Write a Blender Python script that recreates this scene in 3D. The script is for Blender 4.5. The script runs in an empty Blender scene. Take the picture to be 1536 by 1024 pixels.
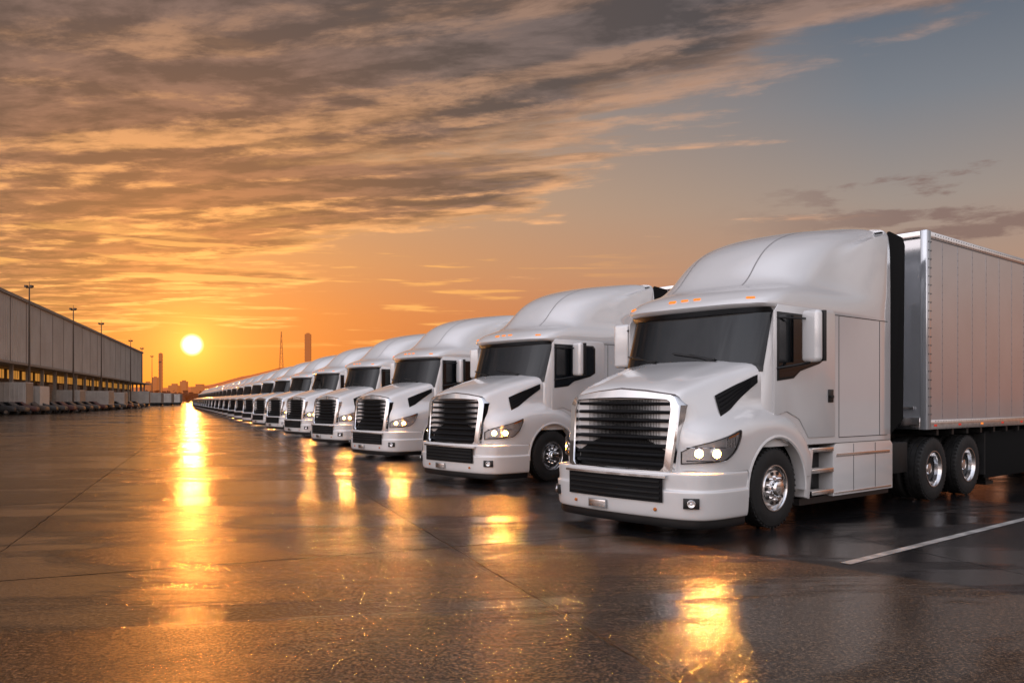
import bpy, math, random
from mathutils import Vector, Matrix
random.seed(7)
D=bpy.data; SC=bpy.context.scene; COL=SC.collection
rad=math.radians
ZOOM=False

# ---------------------------------------------------------------- node helper
class G:
    def __init__(s,nt): s.nt=nt; s.N=nt.nodes; s.L=nt.links
    def inp(s,sock,v):
        if v is None: return
        if isinstance(v,bpy.types.NodeSocket): s.L.new(v,sock)
        else:
            try: sock.default_value=v
            except Exception: sock.default_value=tuple(v)+(1.0,)
    def m(s,op,a,b=None,c=None,clamp=False):
        n=s.N.new('ShaderNodeMath'); n.operation=op; n.use_clamp=clamp
        s.inp(n.inputs[0],a); s.inp(n.inputs[1],b); s.inp(n.inputs[2],c); return n.outputs[0]
    def vm(s,op,a,b=None):
        n=s.N.new('ShaderNodeVectorMath'); n.operation=op
        s.inp(n.inputs[0],a); s.inp(n.inputs[1],b)
        return n.outputs['Value'] if op in('DOT_PRODUCT','LENGTH') else n.outputs[0]
    def mr(s,v,a,b,c=0.0,d=1.0,smooth=True):
        n=s.N.new('ShaderNodeMapRange'); n.interpolation_type='SMOOTHSTEP' if smooth else 'LINEAR'
        n.clamp=True
        s.inp(n.inputs[0],v); s.inp(n.inputs[1],a); s.inp(n.inputs[2],b); s.inp(n.inputs[3],c); s.inp(n.inputs[4],d)
        return n.outputs[0]
    def mix(s,f,a,b,mode='MIX'):
        n=s.N.new('ShaderNodeMix'); n.data_type='RGBA'; n.blend_type=mode; n.clamp_factor=True
        s.inp(n.inputs[0],f)
        for i,v in ((6,a),(7,b)):
            if isinstance(v,bpy.types.NodeSocket): s.L.new(v,n.inputs[i])
            else: n.inputs[i].default_value=(v[0],v[1],v[2],1)
        return n.outputs[2]
    def ramp(s,f,pts):
        n=s.N.new('ShaderNodeValToRGB'); cr=n.color_ramp
        while len(cr.elements)<len(pts): cr.elements.new(0.5)
        for e,(p,c) in zip(cr.elements,pts): e.position=p; e.color=(c[0],c[1],c[2],1)
        s.inp(n.inputs[0],f); return n.outputs[0]
    def noise(s,v,scale,detail=4,rough=.5,dist=0.0):
        n=s.N.new('ShaderNodeTexNoise'); s.inp(n.inputs['Vector'],v)
        n.inputs['Scale'].default_value=scale; n.inputs['Detail'].default_value=detail
        n.inputs['Roughness'].default_value=rough; n.inputs['Distortion'].default_value=dist
        return n.outputs['Fac']
    def xyz(s,x,y,z):
        n=s.N.new('ShaderNodeCombineXYZ'); s.inp(n.inputs[0],x); s.inp(n.inputs[1],y); s.inp(n.inputs[2],z); return n.outputs[0]
    def sep(s,v):
        n=s.N.new('ShaderNodeSeparateXYZ'); s.L.new(v,n.inputs[0]); return n.outputs

# ---------------------------------------------------------------- materials
MATS={}
def mat(name,col,rough=.5,metal=0.0,coat=0.0,emit=None,es=0.0,var=0.0,vscale=3.0,bump=0.0,spec=.5):
    if name in MATS: return MATS[name]
    m=D.materials.new(name); m.use_nodes=True; g=G(m.node_tree)
    b=m.node_tree.nodes['Principled BSDF']
    b.inputs['Roughness'].default_value=rough; b.inputs['Metallic'].default_value=metal
    b.inputs['Coat Weight'].default_value=coat; b.inputs['Coat Roughness'].default_value=.03
    b.inputs['Specular IOR Level'].default_value=spec
    tc=g.N.new('ShaderNodeTexCoord').outputs['Object']
    nz=g.noise(tc,vscale,6,.6)
    lo=tuple(c*(1-var) for c in col); hi=tuple(min(1,c*(1+var*.5)) for c in col)
    g.L.new(g.mix(g.mr(nz,.3,.7),lo,hi),b.inputs['Base Color'])
    g.L.new(g.mr(nz,.3,.7,max(0.02,rough*(1-min(.15,var))),rough*(1+min(.15,var))),b.inputs['Roughness'])
    if bump>0:
        bn=g.N.new('ShaderNodeBump'); bn.inputs['Strength'].default_value=bump; bn.inputs['Distance'].default_value=.01
        g.L.new(g.noise(tc,vscale*12,3),bn.inputs['Height']); g.L.new(bn.outputs[0],b.inputs['Normal'])
    if emit:
        b.inputs['Emission Color'].default_value=(*emit,1); b.inputs['Emission Strength'].default_value=es
    MATS[name]=m; return m
WHITE=mat('white_paint',(.80,.795,.79),.24,0,1.0,var=.015,vscale=1.2)
WHITE.node_tree.nodes['Principled BSDF'].inputs['Coat IOR'].default_value=2.2
BLACK=mat('black_plastic',(.010,.010,.011),.36,var=.3)
SLAT=mat('grille_bar',(.008,.008,.009),.55,spec=.18)
SEAM=mat('panel_gap',(.015,.015,.016),.8)
SEAMG=mat('roof_seam',(.30,.29,.29),.5)
RUB=mat('tyre_rubber',(.014,.014,.014),.65,var=.4,vscale=9,bump=.2)
MATT=mat('dull_black_panel',(.010,.010,.010),.9,spec=.15)
CHR=mat('chrome',(.92,.92,.93),.05,1.0)
ALU=mat('polished_aluminium',(.80,.80,.81),.16,1.0,var=.12,vscale=14)
DGLASS=mat('tinted_glass',(.004,.006,.008),.012,0,0,spec=.5)
FRAME=mat('chassis_steel',(.018,.018,.018),.55,.3,var=.4)
AMB=mat('amber_lens',(.75,.2,.02),.2,emit=(1,.26,.03),es=.75)
AMBD=mat('amber_signal_lens',(.55,.16,.02),.12)
RED=mat('red_lens',(.55,.02,.01),.2,emit=(1,.05,.02),es=.25)
LAMP=mat('lit_headlamp',(1,.9,.7),.2,emit=(1,.36,.06),es=7000)
BOWL=mat('lamp_reflector',(.74,.74,.76),.22,.7,var=.08,vscale=8)
LCUP=mat('lamp_cup',(.006,.004,.002),.5,.2)
PLATE=mat('plate_metal',(.32,.33,.34),.4,var=.1)
def coverglass():
    m=D.materials.new('clear_lens'); m.use_nodes=True; nt=m.node_tree; nt.nodes.clear()
    o=nt.nodes.new('ShaderNodeOutputMaterial'); mx=nt.nodes.new('ShaderNodeMixShader')
    t=nt.nodes.new('ShaderNodeBsdfTransparent'); gl=nt.nodes.new('ShaderNodeBsdfGlossy')
    gl.inputs['Roughness'].default_value=.03; fr=nt.nodes.new('ShaderNodeFresnel'); fr.inputs[0].default_value=1.6
    nt.links.new(fr.outputs[0],mx.inputs[0]); nt.links.new(t.outputs[0],mx.inputs[1]); nt.links.new(gl.outputs[0],mx.inputs[2])
    nt.links.new(mx.outputs[0],o.inputs[0]); return m
LENS=coverglass()
TRAIL=mat('trailer_panel',(.62,.65,.69),.13,.6,.4,var=.06,vscale=.8)
TSEAM=mat('trailer_seam',(.42,.44,.47),.2,.6)

# ---------------------------------------------------------------- mesh builder
class MB:
    def __init__(s): s.v=[];s.f=[];s.mi=[];s.mats=[]
    def mid(s,m):
        if m not in s.mats: s.mats.append(m)
        return s.mats.index(m)
    def add(s,vs,fs,m):
        o=len(s.v); s.v+= [tuple(v) for v in vs]; k=s.mid(m)
        for f in fs: s.f.append(tuple(o+i for i in f)); s.mi.append(k)
    def box(s,x0,x1,y0,y1,z0,z1,m,M=None):
        vs=[Vector((x,y,z)) for x in(x0,x1) for y in(y0,y1) for z in(z0,z1)]
        if M: vs=[M@v for v in vs]
        s.add(vs,[(0,1,3,2),(4,6,7,5),(0,4,5,1),(2,3,7,6),(0,2,6,4),(1,5,7,3)],m)
    def lathe(s,prof,c,axis,m,seg=32,caps=False):
        a=Vector(axis).normalized(); u=a.orthogonal().normalized(); w=a.cross(u); c=Vector(c)
        vs=[];fs=[]
        for r,t in prof:
            for i in range(seg):
                th=2*math.pi*i/seg
                vs.append(c+a*t+(u*math.cos(th)+w*math.sin(th))*r)
        n=len(prof)
        for j in range(n-1):
            for i in range(seg):
                k=(i+1)%seg
                fs.append((j*seg+i,j*seg+k,(j+1)*seg+k,(j+1)*seg+i))
        if caps:
            fs.append(tuple(range(seg-1,-1,-1))); fs.append(tuple((n-1)*seg+i for i in range(seg)))
        s.add(vs,fs,m)
    def cyl(s,p0,p1,r,m,seg=16,r2=None):
        p0=Vector(p0);p1=Vector(p1); L=(p1-p0).length
        s.lathe([(r,0),(r if r2 is None else r2,L)],p0,(p1-p0),m,seg,True)
    def grid(s,P,m,closeu=False,flip=False):
        nu=len(P);nv=len(P[0]);vs=[p for r in P for p in r];fs=[]
        for i in range(nu-1):
            for j in range(nv if closeu else nv-1):
                k=(j+1)%nv
                f=(i*nv+j,i*nv+k,(i+1)*nv+k,(i+1)*nv+j)
                fs.append(f[::-1] if flip else f)
        s.add(vs,fs,m)
    def prism(s,poly,y0,y1,m,axis='y'):
        def P(a,b,t):
            return (a,t,b) if axis=='y' else ((t,a,b) if axis=='x' else (a,b,t))
        n=len(poly); vs=[P(a,b,y0) for a,b in poly]+[P(a,b,y1) for a,b in poly]
        fs=[tuple(range(n)),tuple(range(2*n-1,n-1,-1))]+[(i,(i+1)%n,n+(i+1)%n,n+i) for i in range(n)]
        s.add(vs,fs,m)
    def sphere(s,c,r,m,seg=16,rings=8):
        prof=[(max(1e-4,r*math.sin(math.pi*i/rings)),-r*math.cos(math.pi*i/rings)) for i in range(rings+1)]
        s.lathe(prof,c,(0,1,0),m,seg)
    def build(s,name,parent=None,bevel=0,bseg=2,sub=0,angle=35,label=None,loc=None):
        me=D.meshes.new(name); me.from_pydata(s.v,[],s.f)
        for m in s.mats: me.materials.append(m)
        me.polygons.foreach_set('material_index',s.mi)
        import bmesh
        bm=bmesh.new(); bm.from_mesh(me); bmesh.ops.recalc_face_normals(bm,faces=bm.faces); bm.to_mesh(me); bm.free()
        ob=D.objects.new(name,me); COL.objects.link(ob)
        if bevel:
            b=ob.modifiers.new('b','BEVEL'); b.width=bevel; b.segments=bseg; b.limit_method='ANGLE'; b.angle_limit=rad(30)
        if sub:
            b=ob.modifiers.new('s','SUBSURF'); b.levels=sub; b.render_levels=sub
        if bevel or sub:
            dg=bpy.context.evaluated_depsgraph_get(); dg.update()
            nm=D.meshes.new_from_object(ob.evaluated_get(dg)); ob.modifiers.clear(); ob.data=nm; nm.name=name
        ob.data.shade_smooth(); ob.data.set_sharp_from_angle(angle=rad(angle))
        if parent: ob.parent=parent
        if loc: ob.location=loc
        if label: ob['label']=label
        return ob
def top(o,label,cat,group=None):
    o['label']=label; o['category']=cat
    if group: o['group']=group
def empty(name):
    e=D.objects.new(name,None); e.empty_display_size=.5; COL.objects.link(e); return e
def lerp(tab,x):
    if x<=tab[0][0]: return tab[0][1]
    for (a,va),(b,vb) in zip(tab,tab[1:]):
        if x<=b: return va+(vb-va)*(x-a)/(b-a)
    return tab[-1][1]
def slerp(tab,x):
    if x<=tab[0][0]: return tab[0][1]
    if x>=tab[-1][0]: return tab[-1][1]
    for i in range(len(tab)-1):
        a,b=tab[i],tab[i+1]
        if x<=b[0]:
            h=b[0]-a[0]; t=(x-a[0])/h
            def sl(j):
                if j<=0 or j>=len(tab)-1:
                    k=min(max(j,0),len(tab)-2); return (tab[k+1][1]-tab[k][1])/(tab[k+1][0]-tab[k][0])
                d0=(tab[j][1]-tab[j-1][1])/(tab[j][0]-tab[j-1][0]); d1=(tab[j+1][1]-tab[j][1])/(tab[j+1][0]-tab[j][0])
                return 0 if d0*d1<=0 else 2*d0*d1/(d0+d1)
            m0,m1=sl(i)*h,sl(i+1)*h
            return (2*t**3-3*t*t+1)*a[1]+(t**3-2*t*t+t)*m0+(-2*t**3+3*t*t)*b[1]+(t**3-t*t)*m1

# ================================================================= TRUCK
T=empty('semi_truck')
BIG=set()
RINGS0=[(1.05,.40,1.23,.5,3.2,1.23),(2.05,.36,1.23,.5,3.2,1.23),(2.84,.13,1.23,.5,3.2,1.23),(2.86,.20,1.235,.5,3.2,1.23),(2.875,.29,1.24,.55,3.2,1.23),(2.91,.33,1.24,.55,3.1,1.23),
(2.96,.31,1.238,.56,3.0,1.23)]
RT=[ # z, xf, w, R, n, wb
(2.96,.31,1.238,.56,3.0,1.23),(3.06,.19,1.225,.62,2.9,1.23),(3.14,.02,1.205,.70,2.7,1.23),(3.21,-.16,1.18,.78,2.55,1.23),(3.34,-.32,1.155,.86,2.45,1.23),(3.55,-.50,1.135,.95,2.4,1.228),(3.75,-.70,1.115,1.05,2.35,1.225),
(3.92,-.96,1.10,1.15,2.3,1.22),(4.05,-1.28,1.085,1.25,2.3,1.21),(4.15,-1.66,1.06,1.25,2.3,1.20),(4.225,-2.08,1.03,1.05,2.3,1.17),(4.275,-2.45,.98,.72,2.4,1.11),(4.305,-2.78,.86,.38,2.5,.97),(4.315,-2.98,.6,.2,2.5,.7)]
RINGS=list(RINGS0)
cols=[[(r[0],r[k]) for r in RT] for k in range(1,6)]
zs=[]
for a,b in zip(RT,RT[1:]):
    for q in range(1,4): zs.append(a[0]+(b[0]-a[0])*q/3)
for z in zs: RINGS.append((z,)+tuple(slerp(c,z) for c in cols))
XB=-3.25
def sx(r,y):
    z,xf,w,R,n,wb=r; q=max(0,1-min(1,abs(y)/w)**n)
    return xf-R+R*q**(1/n)
def ringat(z):
    for a,b in zip(RINGS,RINGS[1:]):
        if z<=b[0]:
            t=(z-a[0])/(b[0]-a[0]); return tuple(p+(q-p)*t for p,q in zip(a,b))
    return RINGS[-1]
def outline(r):
    z,xf,w,R,n,wb=r; P=[]
    K=18
    for i in range(-K,K+1):
        th=math.pi/2*i/K; sn=math.sin(th); cs=max(0,math.cos(th))
        P.append((xf-R+R*cs**(2/n),w*math.copysign(abs(sn)**(2/n),sn),z))
    xs=xf-R
    side=[]
    for k in range(1,9):
        x=xs+(XB+.05-xs)*k/8
        t=max(0,min(1,(x+1.6)/(-1.3))); t=t*t*(3-2*t)
        side.append((x,w+(wb-w)*t))
    for x,yy in side: P.append((x,yy,z))
    P.append((XB,wb-.05,z)); P.append((XB,0,z)); P.append((XB,-wb+.05,z))
    for x,yy in side[::-1]: P.append((x,-yy,z))
    return P
mb=MB(); P=[outline(r) for r in RINGS]; mb.grid(P,WHITE,closeu=True)
n=len(P[0]); mb.add(P[-1],[tuple(range(n))],WHITE); mb.add(P[0],[tuple(range(n-1,-1,-1))],BLACK)
for sgn in(1,-1):
    def strip(x0,x1,z0,z1):
        y=1.2305*sgn; mb.box(x0,x1,min(y,y+.003*sgn),max(y,y+.003*sgn),z0,z1,SEAM)
    strip(-1.660,-1.650,1.12,2.84); strip(-3.1,-1.660,1.12,1.130); strip(-2.860,-2.85,1.12,2.84); strip(-3.1,-1.5,2.845,2.855)
def roofstrip(y,z0,z1,w=.008,off=.003,m=SEAMG,N=40):
    rows=[]
    for i in range(N+1):
        z=z0+(z1-z0)*i/N; r=ringat(z); yy=y*(1-.10*(z-z0)); rows.append([(sx(r,yy-w)+off,yy-w,z+off),(sx(r,yy+w)+off,yy+w,z+off)])
    mb.grid(rows,m)
for s in(1,-1): roofstrip(.60*s,3.22,4.24)
cab=mb.build('cab',T,angle=48); BIG.add('cab')
mb=MB(); rows=[]
for i in range(13):
    z=2.02+(2.835-2.02)*i/12; r=ringat(z); ym=1.17
    rows.append([(sx(r,ym*math.sin(math.pi/2*j/14))+.010,ym*math.sin(math.pi/2*j/14)*1.005,z) for j in range(-14,15)])
mb.grid(rows,DGLASS); ws=mb.build('windshield',T,angle=60); BIG.add('windshield')
mb=MB()
def ringband(z0,z1,ym,m,off):
    rr=[]
    for z in(z0,z1):
        r=ringat(z); rr.append([(sx(r,ym*math.sin(math.pi/2*j/14))+off,ym*math.sin(math.pi/2*j/14)*1.006,z) for j in range(-14,15)])
    mb.grid(rr,m)
ringband(2.80,2.86,1.18,BLACK,.02)
mb.build('windshield_seal',T,angle=60)
for y0 in(.62,-.38):
    mb=MB()
    def wp(y,z,o): return (sx(ringat(z),y)+o,y,z)
    mb.cyl(wp(y0,2.15,.06),wp(y0-.45,2.27,.05),.012,BLACK,8)
    a=[wp(y0-.05-.08*k,2.19+.012*k,.035) for k in range(10)]
    for p,q in zip(a,a[1:]): mb.cyl(p,q,.013,BLACK,6)
    mb.build('wiper',T)
# --- hood and fenders
ZT=[(-.8,2.18),(.15,2.18),(.5,2.105),(.9,2.0),(1.2,1.90),(1.38,1.83),(1.47,1.765),(1.5,1.68)]
WT=[(-.8,1.14),(.15,1.12),(.6,1.03),(1.0,.96),(1.4,.89),(1.5,.86)]
WF=[(-.85,1.27),(-.7,1.29),(.5,1.30),(.85,1.30),(1.05,1.285),(1.2,1.255),(1.31,1.20),(1.39,1.12),(1.45,1.01),(1.50,.92)]
ZF=[(-.85,1.02),(-.6,1.24),(-.35,1.38),(0,1.45),(.4,1.44),(.8,1.37),(1.1,1.31),(1.5,1.24)]
AR=.655
def zb(x):
    if abs(x)<AR: return max(.62,.52+math.sqrt(AR*AR-x*x))
    return .62 if x<0 else .78
def hsec(x):
    zt,wt,wf,zf=slerp(ZT,x),slerp(WT,x),slerp(WF,x),slerp(ZF,x); zz=zb(x)
    p3=(wt+.04,zt-.19); p4=(max(wf-.17,wt+.042),zf+.10)
    q=lambda t:(p3[0]+(p4[0]-p3[0])*t,p3[1]+(p4[1]-p3[1])*t)
    z6=max(zf-.10,zz+.02)
    return [(0,zt+.03),(.3*wt,zt+.025),(.60*wt,zt+.022),(.70*wt,zt-.008),(.92*wt,zt-.03),(wt,zt-.075),p3,q(.33),q(.66),p4,(max(wf-.045,p4[0]+.01),zf+.015),(max(wf,p4[0]+.012),z6),(wf+.005,(z6*1.6+zz)/2.6),(wf+.005,zz+.012),(wf,zz),(wf-.1,zz)]
XS=[-.85,-.80,-.7,-.655,-.62,-.52,-.4,-.25,-.1,.05,.2,.35,.48,.58,.63,.655,.67,.75,.88,1.0,1.12,1.22,1.30,1.36,1.41,1.45,1.48,1.5,1.502]
mb=MB(); rows=[]
for x in XS:
    h=hsec(x); rows.append([(x,-y,z) for y,z in h[::-1]]+[(x,y,z) for y,z in h[1:]])
mb.grid(rows,WHITE); mb.add(rows[-1],[tuple(range(len(rows[-1])))],WHITE)
hood=mb.build('hood',T,sub=1,angle=50); BIG.add('hood')
for s in(1,-1):
    mb=MB(); rows=[]
    for k in range(25):
        a=math.pi*(-.03+1.0*k/24*1.06); rows.append([(rr*math.cos(a),s*yy,.52+rr*math.sin(a)) for rr,yy in((.64,1.15),(.64,1.303),(.66,1.315),(.685,1.31),(.685,1.28))])
    mb.grid(rows,WHITE); mb.build('fender_lip',T,angle=40)
for s in(1,-1):
    mb=MB()
    UP=[(.24,.02),(.98,.24)]; LO=[(.24,.26),(.78,.86),(.98,.97)]
    rows=[]
    for i in range(21):
        x=.24+.74*i/20; h=hsec(x); p3,p4=h[6],h[9]; row=[]
        for t in(lerp(UP,x),(lerp(UP,x)+lerp(LO,x))/2,lerp(LO,x)):
            row.append((x+.005,s*(p3[0]+(p4[0]-p3[0])*t+.010),p3[1]+(p4[1]-p3[1])*t+.006))
        rows.append(row)
    mb.grid(rows,SLAT)
    for q in(.2,.4,.6,.8):
        rr=[]
        for i in range(15):
            x=.36+.58*i/14; h=hsec(x); p3,p4=h[6],h[9]; a,b=lerp(UP,x),lerp(LO,x); row=[]
            for t,o in((a+(b-a)*(q-.04),.011),(a+(b-a)*q,.020),(a+(b-a)*(q+.04),.011)):
                row.append((x+.005,s*(p3[0]+(p4[0]-p3[0])*t+o),p3[1]+(p4[1]-p3[1])*t+o*.6))
            rr.append(row)
        mb.grid(rr,SLAT)
    mb.build('hood_vent',T,angle=30)
# --- grille
def gx(y,z): return 1.61-.10*(z-.8)/.88-.045*y*y
mb=MB()
rows=[[(gx(y,z)-.06,y,z) for y in [(-.79+1.58*j/12)*(.95+.07*(z-.8)/.9) for j in range(13)]] for z in [.80+.86*i/6 for i in range(7)]]
mb.grid(rows,SLAT)
for i in range(8):
    zc=.865+.105*i; hw=(.775)*(.955+.065*(zc-.8)/.9)
    prof=[(-.045,.034),(.012,.024),(.026,.003),(.012,-.014),(-.045,-.010)]
    rows=[]
    for j in range(17):
        y=-hw+2*hw*j/16; rows.append([(gx(y,zc)+a,y,zc+b) for a,b in prof])
    mb.grid(rows,SLAT,closeu=True)
for i in range(60):
    y=-.73+1.46*i/59
    mb.box(gx(y,1.2)-.062,gx(y,1.2)-.045,y-.004,y+.004,.84,1.66,FRAME)
grille=mb.build('grille',T,angle=30); BIG.add('grille')
path=[(-.72,.80),(-.765,.85),(-.785,1.15),(-.81,1.54),(-.795,1.63),(-.74,1.655),(-.36,1.67),(0,1.675)]
path=path+[(-y,z) for y,z in path[-2::-1]]
path=path+[(0,.79)]
cy,cz=0,1.22; rows=[]
for (y,z) in path:
    ty,tz=(y-cy),(z-cz)
    wid=.135 if z>1.4 else .125
    L=math.hypot(ty,tz); ny,nz=ty/L,tz/L
    if z>1.55: ny,nz=ny*.6,abs(nz)
    if z<.82: ny,nz=ny*.6,-abs(nz)*.5
    row=[]
    for a,b in((-.01,-.05),(0,.045),(.10,.062),(.85,.052),(1.0,.030),(1.03,-.11)):
        yy,zz=y+ny*wid*a,z+nz*wid*a
        row.append((gx(yy,zz)+b,yy,zz))
    rows.append(row)
rows.append(rows[0])
mb=MB(); mb.grid(rows,CHR); sur=mb.build('grille_surround',grille,angle=35)
# --- bumper
BO=[(.67,1.31),(.95,1.325),(1.2,1.32),(1.40,1.285),(1.53,1.195),(1.61,1.05),(1.66,.84),(1.695,.45),(1.707,.2)]
BO=BO+[(1.71,0)]+[(x,-y) for x,y in BO[::-1]]
def bnorm(i):
    a=Vector(BO[max(0,i-1)]);b=Vector(BO[min(len(BO)-1,i+1)]);t=(b-a).normalized(); return Vector((-(t.y),t.x))
def bpt(i,o,z):
    nn=bnorm(i); nn=nn if nn.dot(Vector((1,BO[i][1])))>0 else -nn
    return (BO[i][0]+nn.x*o,BO[i][1]+nn.y*o,z)
prof=[(-.10,.215),(-.03,.222),(-.012,.235),(.0,.30),(.014,.545),(.014,.56),(-.010,.575),(-.012,.59),(-.004,.76),(-.008,.775),(-.03,.79),(-.14,.795)]
mb=MB(); rows=[[bpt(i,o,z) for o,z in prof] for i in range(len(BO))]
mb.grid(rows,WHITE)
bump=mb.build('bumper',T,sub=2,angle=60); BIG.add('bumper')
mb=MB(); rows=[[bpt(i,o,z) for o,z in ((-.06,.12),(-.045,.16),(-.05,.235))] for i in range(len(BO))]
mb.grid(rows,BLACK); mb.build('air_dam',bump,angle=60)
BT=sorted([(abs(q),p) for p,q in BO[:10]])
def bx(y,o=0): return slerp(BT,abs(y))+o
def bgrid(mbb,y0,y1,z0,z1,o,m,N=14):
    mbb.grid([[(bx(y0+(y1-y0)*i/N)+o,y0+(y1-y0)*i/N,z) for z in(z0,(z0+z1)/2,z1)] for i in range(N+1)],m)
mb=MB(); bgrid(mb,-.80,.80,.42,.71,.022,SLAT)
for k in range(4):
    zc=.466+.067*k
    mb.grid([[(bx(-.76+1.52*i/14)+a,-.76+1.52*i/14,zc+b) for a,b in((.020,-.018),(.036,-.008),(.036,.008),(.020,.018))] for i in range(15)],FRAME)
intake=mb.build('lower_intake',bump,angle=30)
mb=MB(); mb.grid([[(bx(-.85+1.70*i/14)+a,-.85+1.70*i/14,z) for a,z in((.0,.712),(.045,.716),(.047,.744),(.0,.752))] for i in range(15)],CHR); mb.build('bumper_trim',bump,angle=30)
mb=MB(); mb.box(1.722,1.734,-.40,-.08,.27,.385,PLATE); mb.box(1.734,1.739,-.385,-.095,.282,.373,ALU); mb.build('license_plate',bump,bevel=.004)
for y in(-.68,.68):
    mb=MB(); x=bx(y)-.005; mb.lathe([(.001,.024),(.016,.024),(.022,.016),(.022,0)],(x,y,.33),(1,0,0),AMBD,16); mb.build('reflector',bump)
for s in(1,-1):
    mb=MB(); c=Vector((1.565,1.135*s,.43)); nrm=Vector((.80,.60*s,0)).normalized()
    M=Matrix.Translation(c)@nrm.to_track_quat('Y','Z').to_matrix().to_4x4()
    mb.box(-.095,.095,-.05,.028,-.062,.062,BLACK,M)
    mb.lathe([(.046,.024),(.049,.040),(.040,.042),(.03,.032),(.001,.030)],c,nrm,CHR,20)
    mb.sphere(tuple(c+nrm*.032),.018,BOWL,12,6)
    mb.build('fog_light',bump,bevel=.012)
# --- headlights
FC=[(x,slerp(WF,x)) for x in [.84+.655*i/120 for i in range(121)]]
AL=[0]
for a,b in zip(FC,FC[1:]): AL.append(AL[-1]+math.hypot(b[0]-a[0],b[1]-a[1]))
def fcp(t):
    L=t*AL[-1]; k=0
    while k<len(AL)-2 and AL[k+1]<L: k+=1
    u=(L-AL[k])/(AL[k+1]-AL[k]); a,b=FC[k],FC[k+1]
    k2=max(0,min(len(FC)-7,k-3)); d=Vector((FC[k2+6][0]-FC[k2][0],FC[k2+6][1]-FC[k2][1])).normalized()
    return Vector((a[0]+(b[0]-a[0])*u,a[1]+(b[1]-a[1])*u)),Vector((-d.y,d.x))
for s in(1,-1):
    def zt_(t): return slerp([(0,1.29),(.2,1.235),(.5,1.17),(.85,1.09),(1,1.03)],t)
    def zl_(t): return slerp([(0,1.23),(.08,1.09),(.20,.985),(.34,.925),(1,.88)],t)
    def hp(t,off,z):
        p,nn=fcp(t); p=p+nn*off; return (p.x,s*p.y,z)
    def band(off,sh=0,N=24,K=5):
        rows=[]
        for i in range(N+1):
            t=sh*1.3+(1-2.6*sh)*i/N; a,b=zl_(t)+sh,zt_(t)-sh; b=max(b,a+.002)
            rows.append([hp(t,off,a+(b-a)*j/K) for j in range(K+1)])
        return rows
    mb=MB(); o=band(.004); mb.grid(o,BLACK); e=band(.030)
    def edge(R): return R[0]+[r[-1] for r in R[1:]]+R[-1][::-1][1:]+[r[0] for r in R[::-1][1:]]
    mb.grid([edge(o),edge(e),edge(band(.030,.007))],BLACK)
    h=mb.build('headlight',T,angle=30)
    mb=MB(); mb.grid(band(.010,.012),BOWL)
    LP=((.50,.064),(.74,.058))
    for tt,rr in LP:
        p,nn=fcp(tt); nrm=Vector((nn.x,s*nn.y,0)).normalized(); c=Vector(hp(tt,.004,1.01)); mb.lathe([(rr,0),(rr*1.06,.034),(rr*.86,.036)],c,nrm,CHR,24)
        mb.lathe([(rr*.86,.036),(rr*.75,.02),(rr*.55,.010),(.001,.008)],c,nrm,LCUP,24)
    for k in range(6):
        t=.12+.035*k; mb.grid([[hp(t-.004,.011,z),hp(t,.022,z),hp(t+.004,.011,z)] for z in(1.08,1.20)],CHR)
    for zz in(.925,1.085): mb.grid([[hp(.32+.6*i/12,.011,zz-.012),hp(.32+.6*i/12,.024,zz),hp(.32+.6*i/12,.011,zz+.006)] for i in range(13)],CHR)
    mb.build('reflector_bowl',h,angle=30)
    for tt,rr in LP:
        mb=MB(); p,nn=fcp(tt); nrm=Vector((nn.x,s*nn.y,0)).normalized(); c=Vector(hp(tt,.016,1.01)); mb.sphere(tuple(c+nrm*.014),.016,LAMP,12,8)
        mb.build('headlamp_bulb',h)
    mb=MB(); mb.grid([[hp(.05+.22*i/8,.026,zt_(.05+.22*i/8)-.035),hp(.05+.22*i/8,.026,zt_(.05+.22*i/8)-.012)] for i in range(9)],AMBD); mb.build('turn_signal',h)
    mb=MB(); mb.grid(band(.046,.008),LENS); mb.grid([edge(band(.046,.008)),edge(band(.030,.006))],LENS); mb.build('headlight_lens',h,angle=60)
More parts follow.
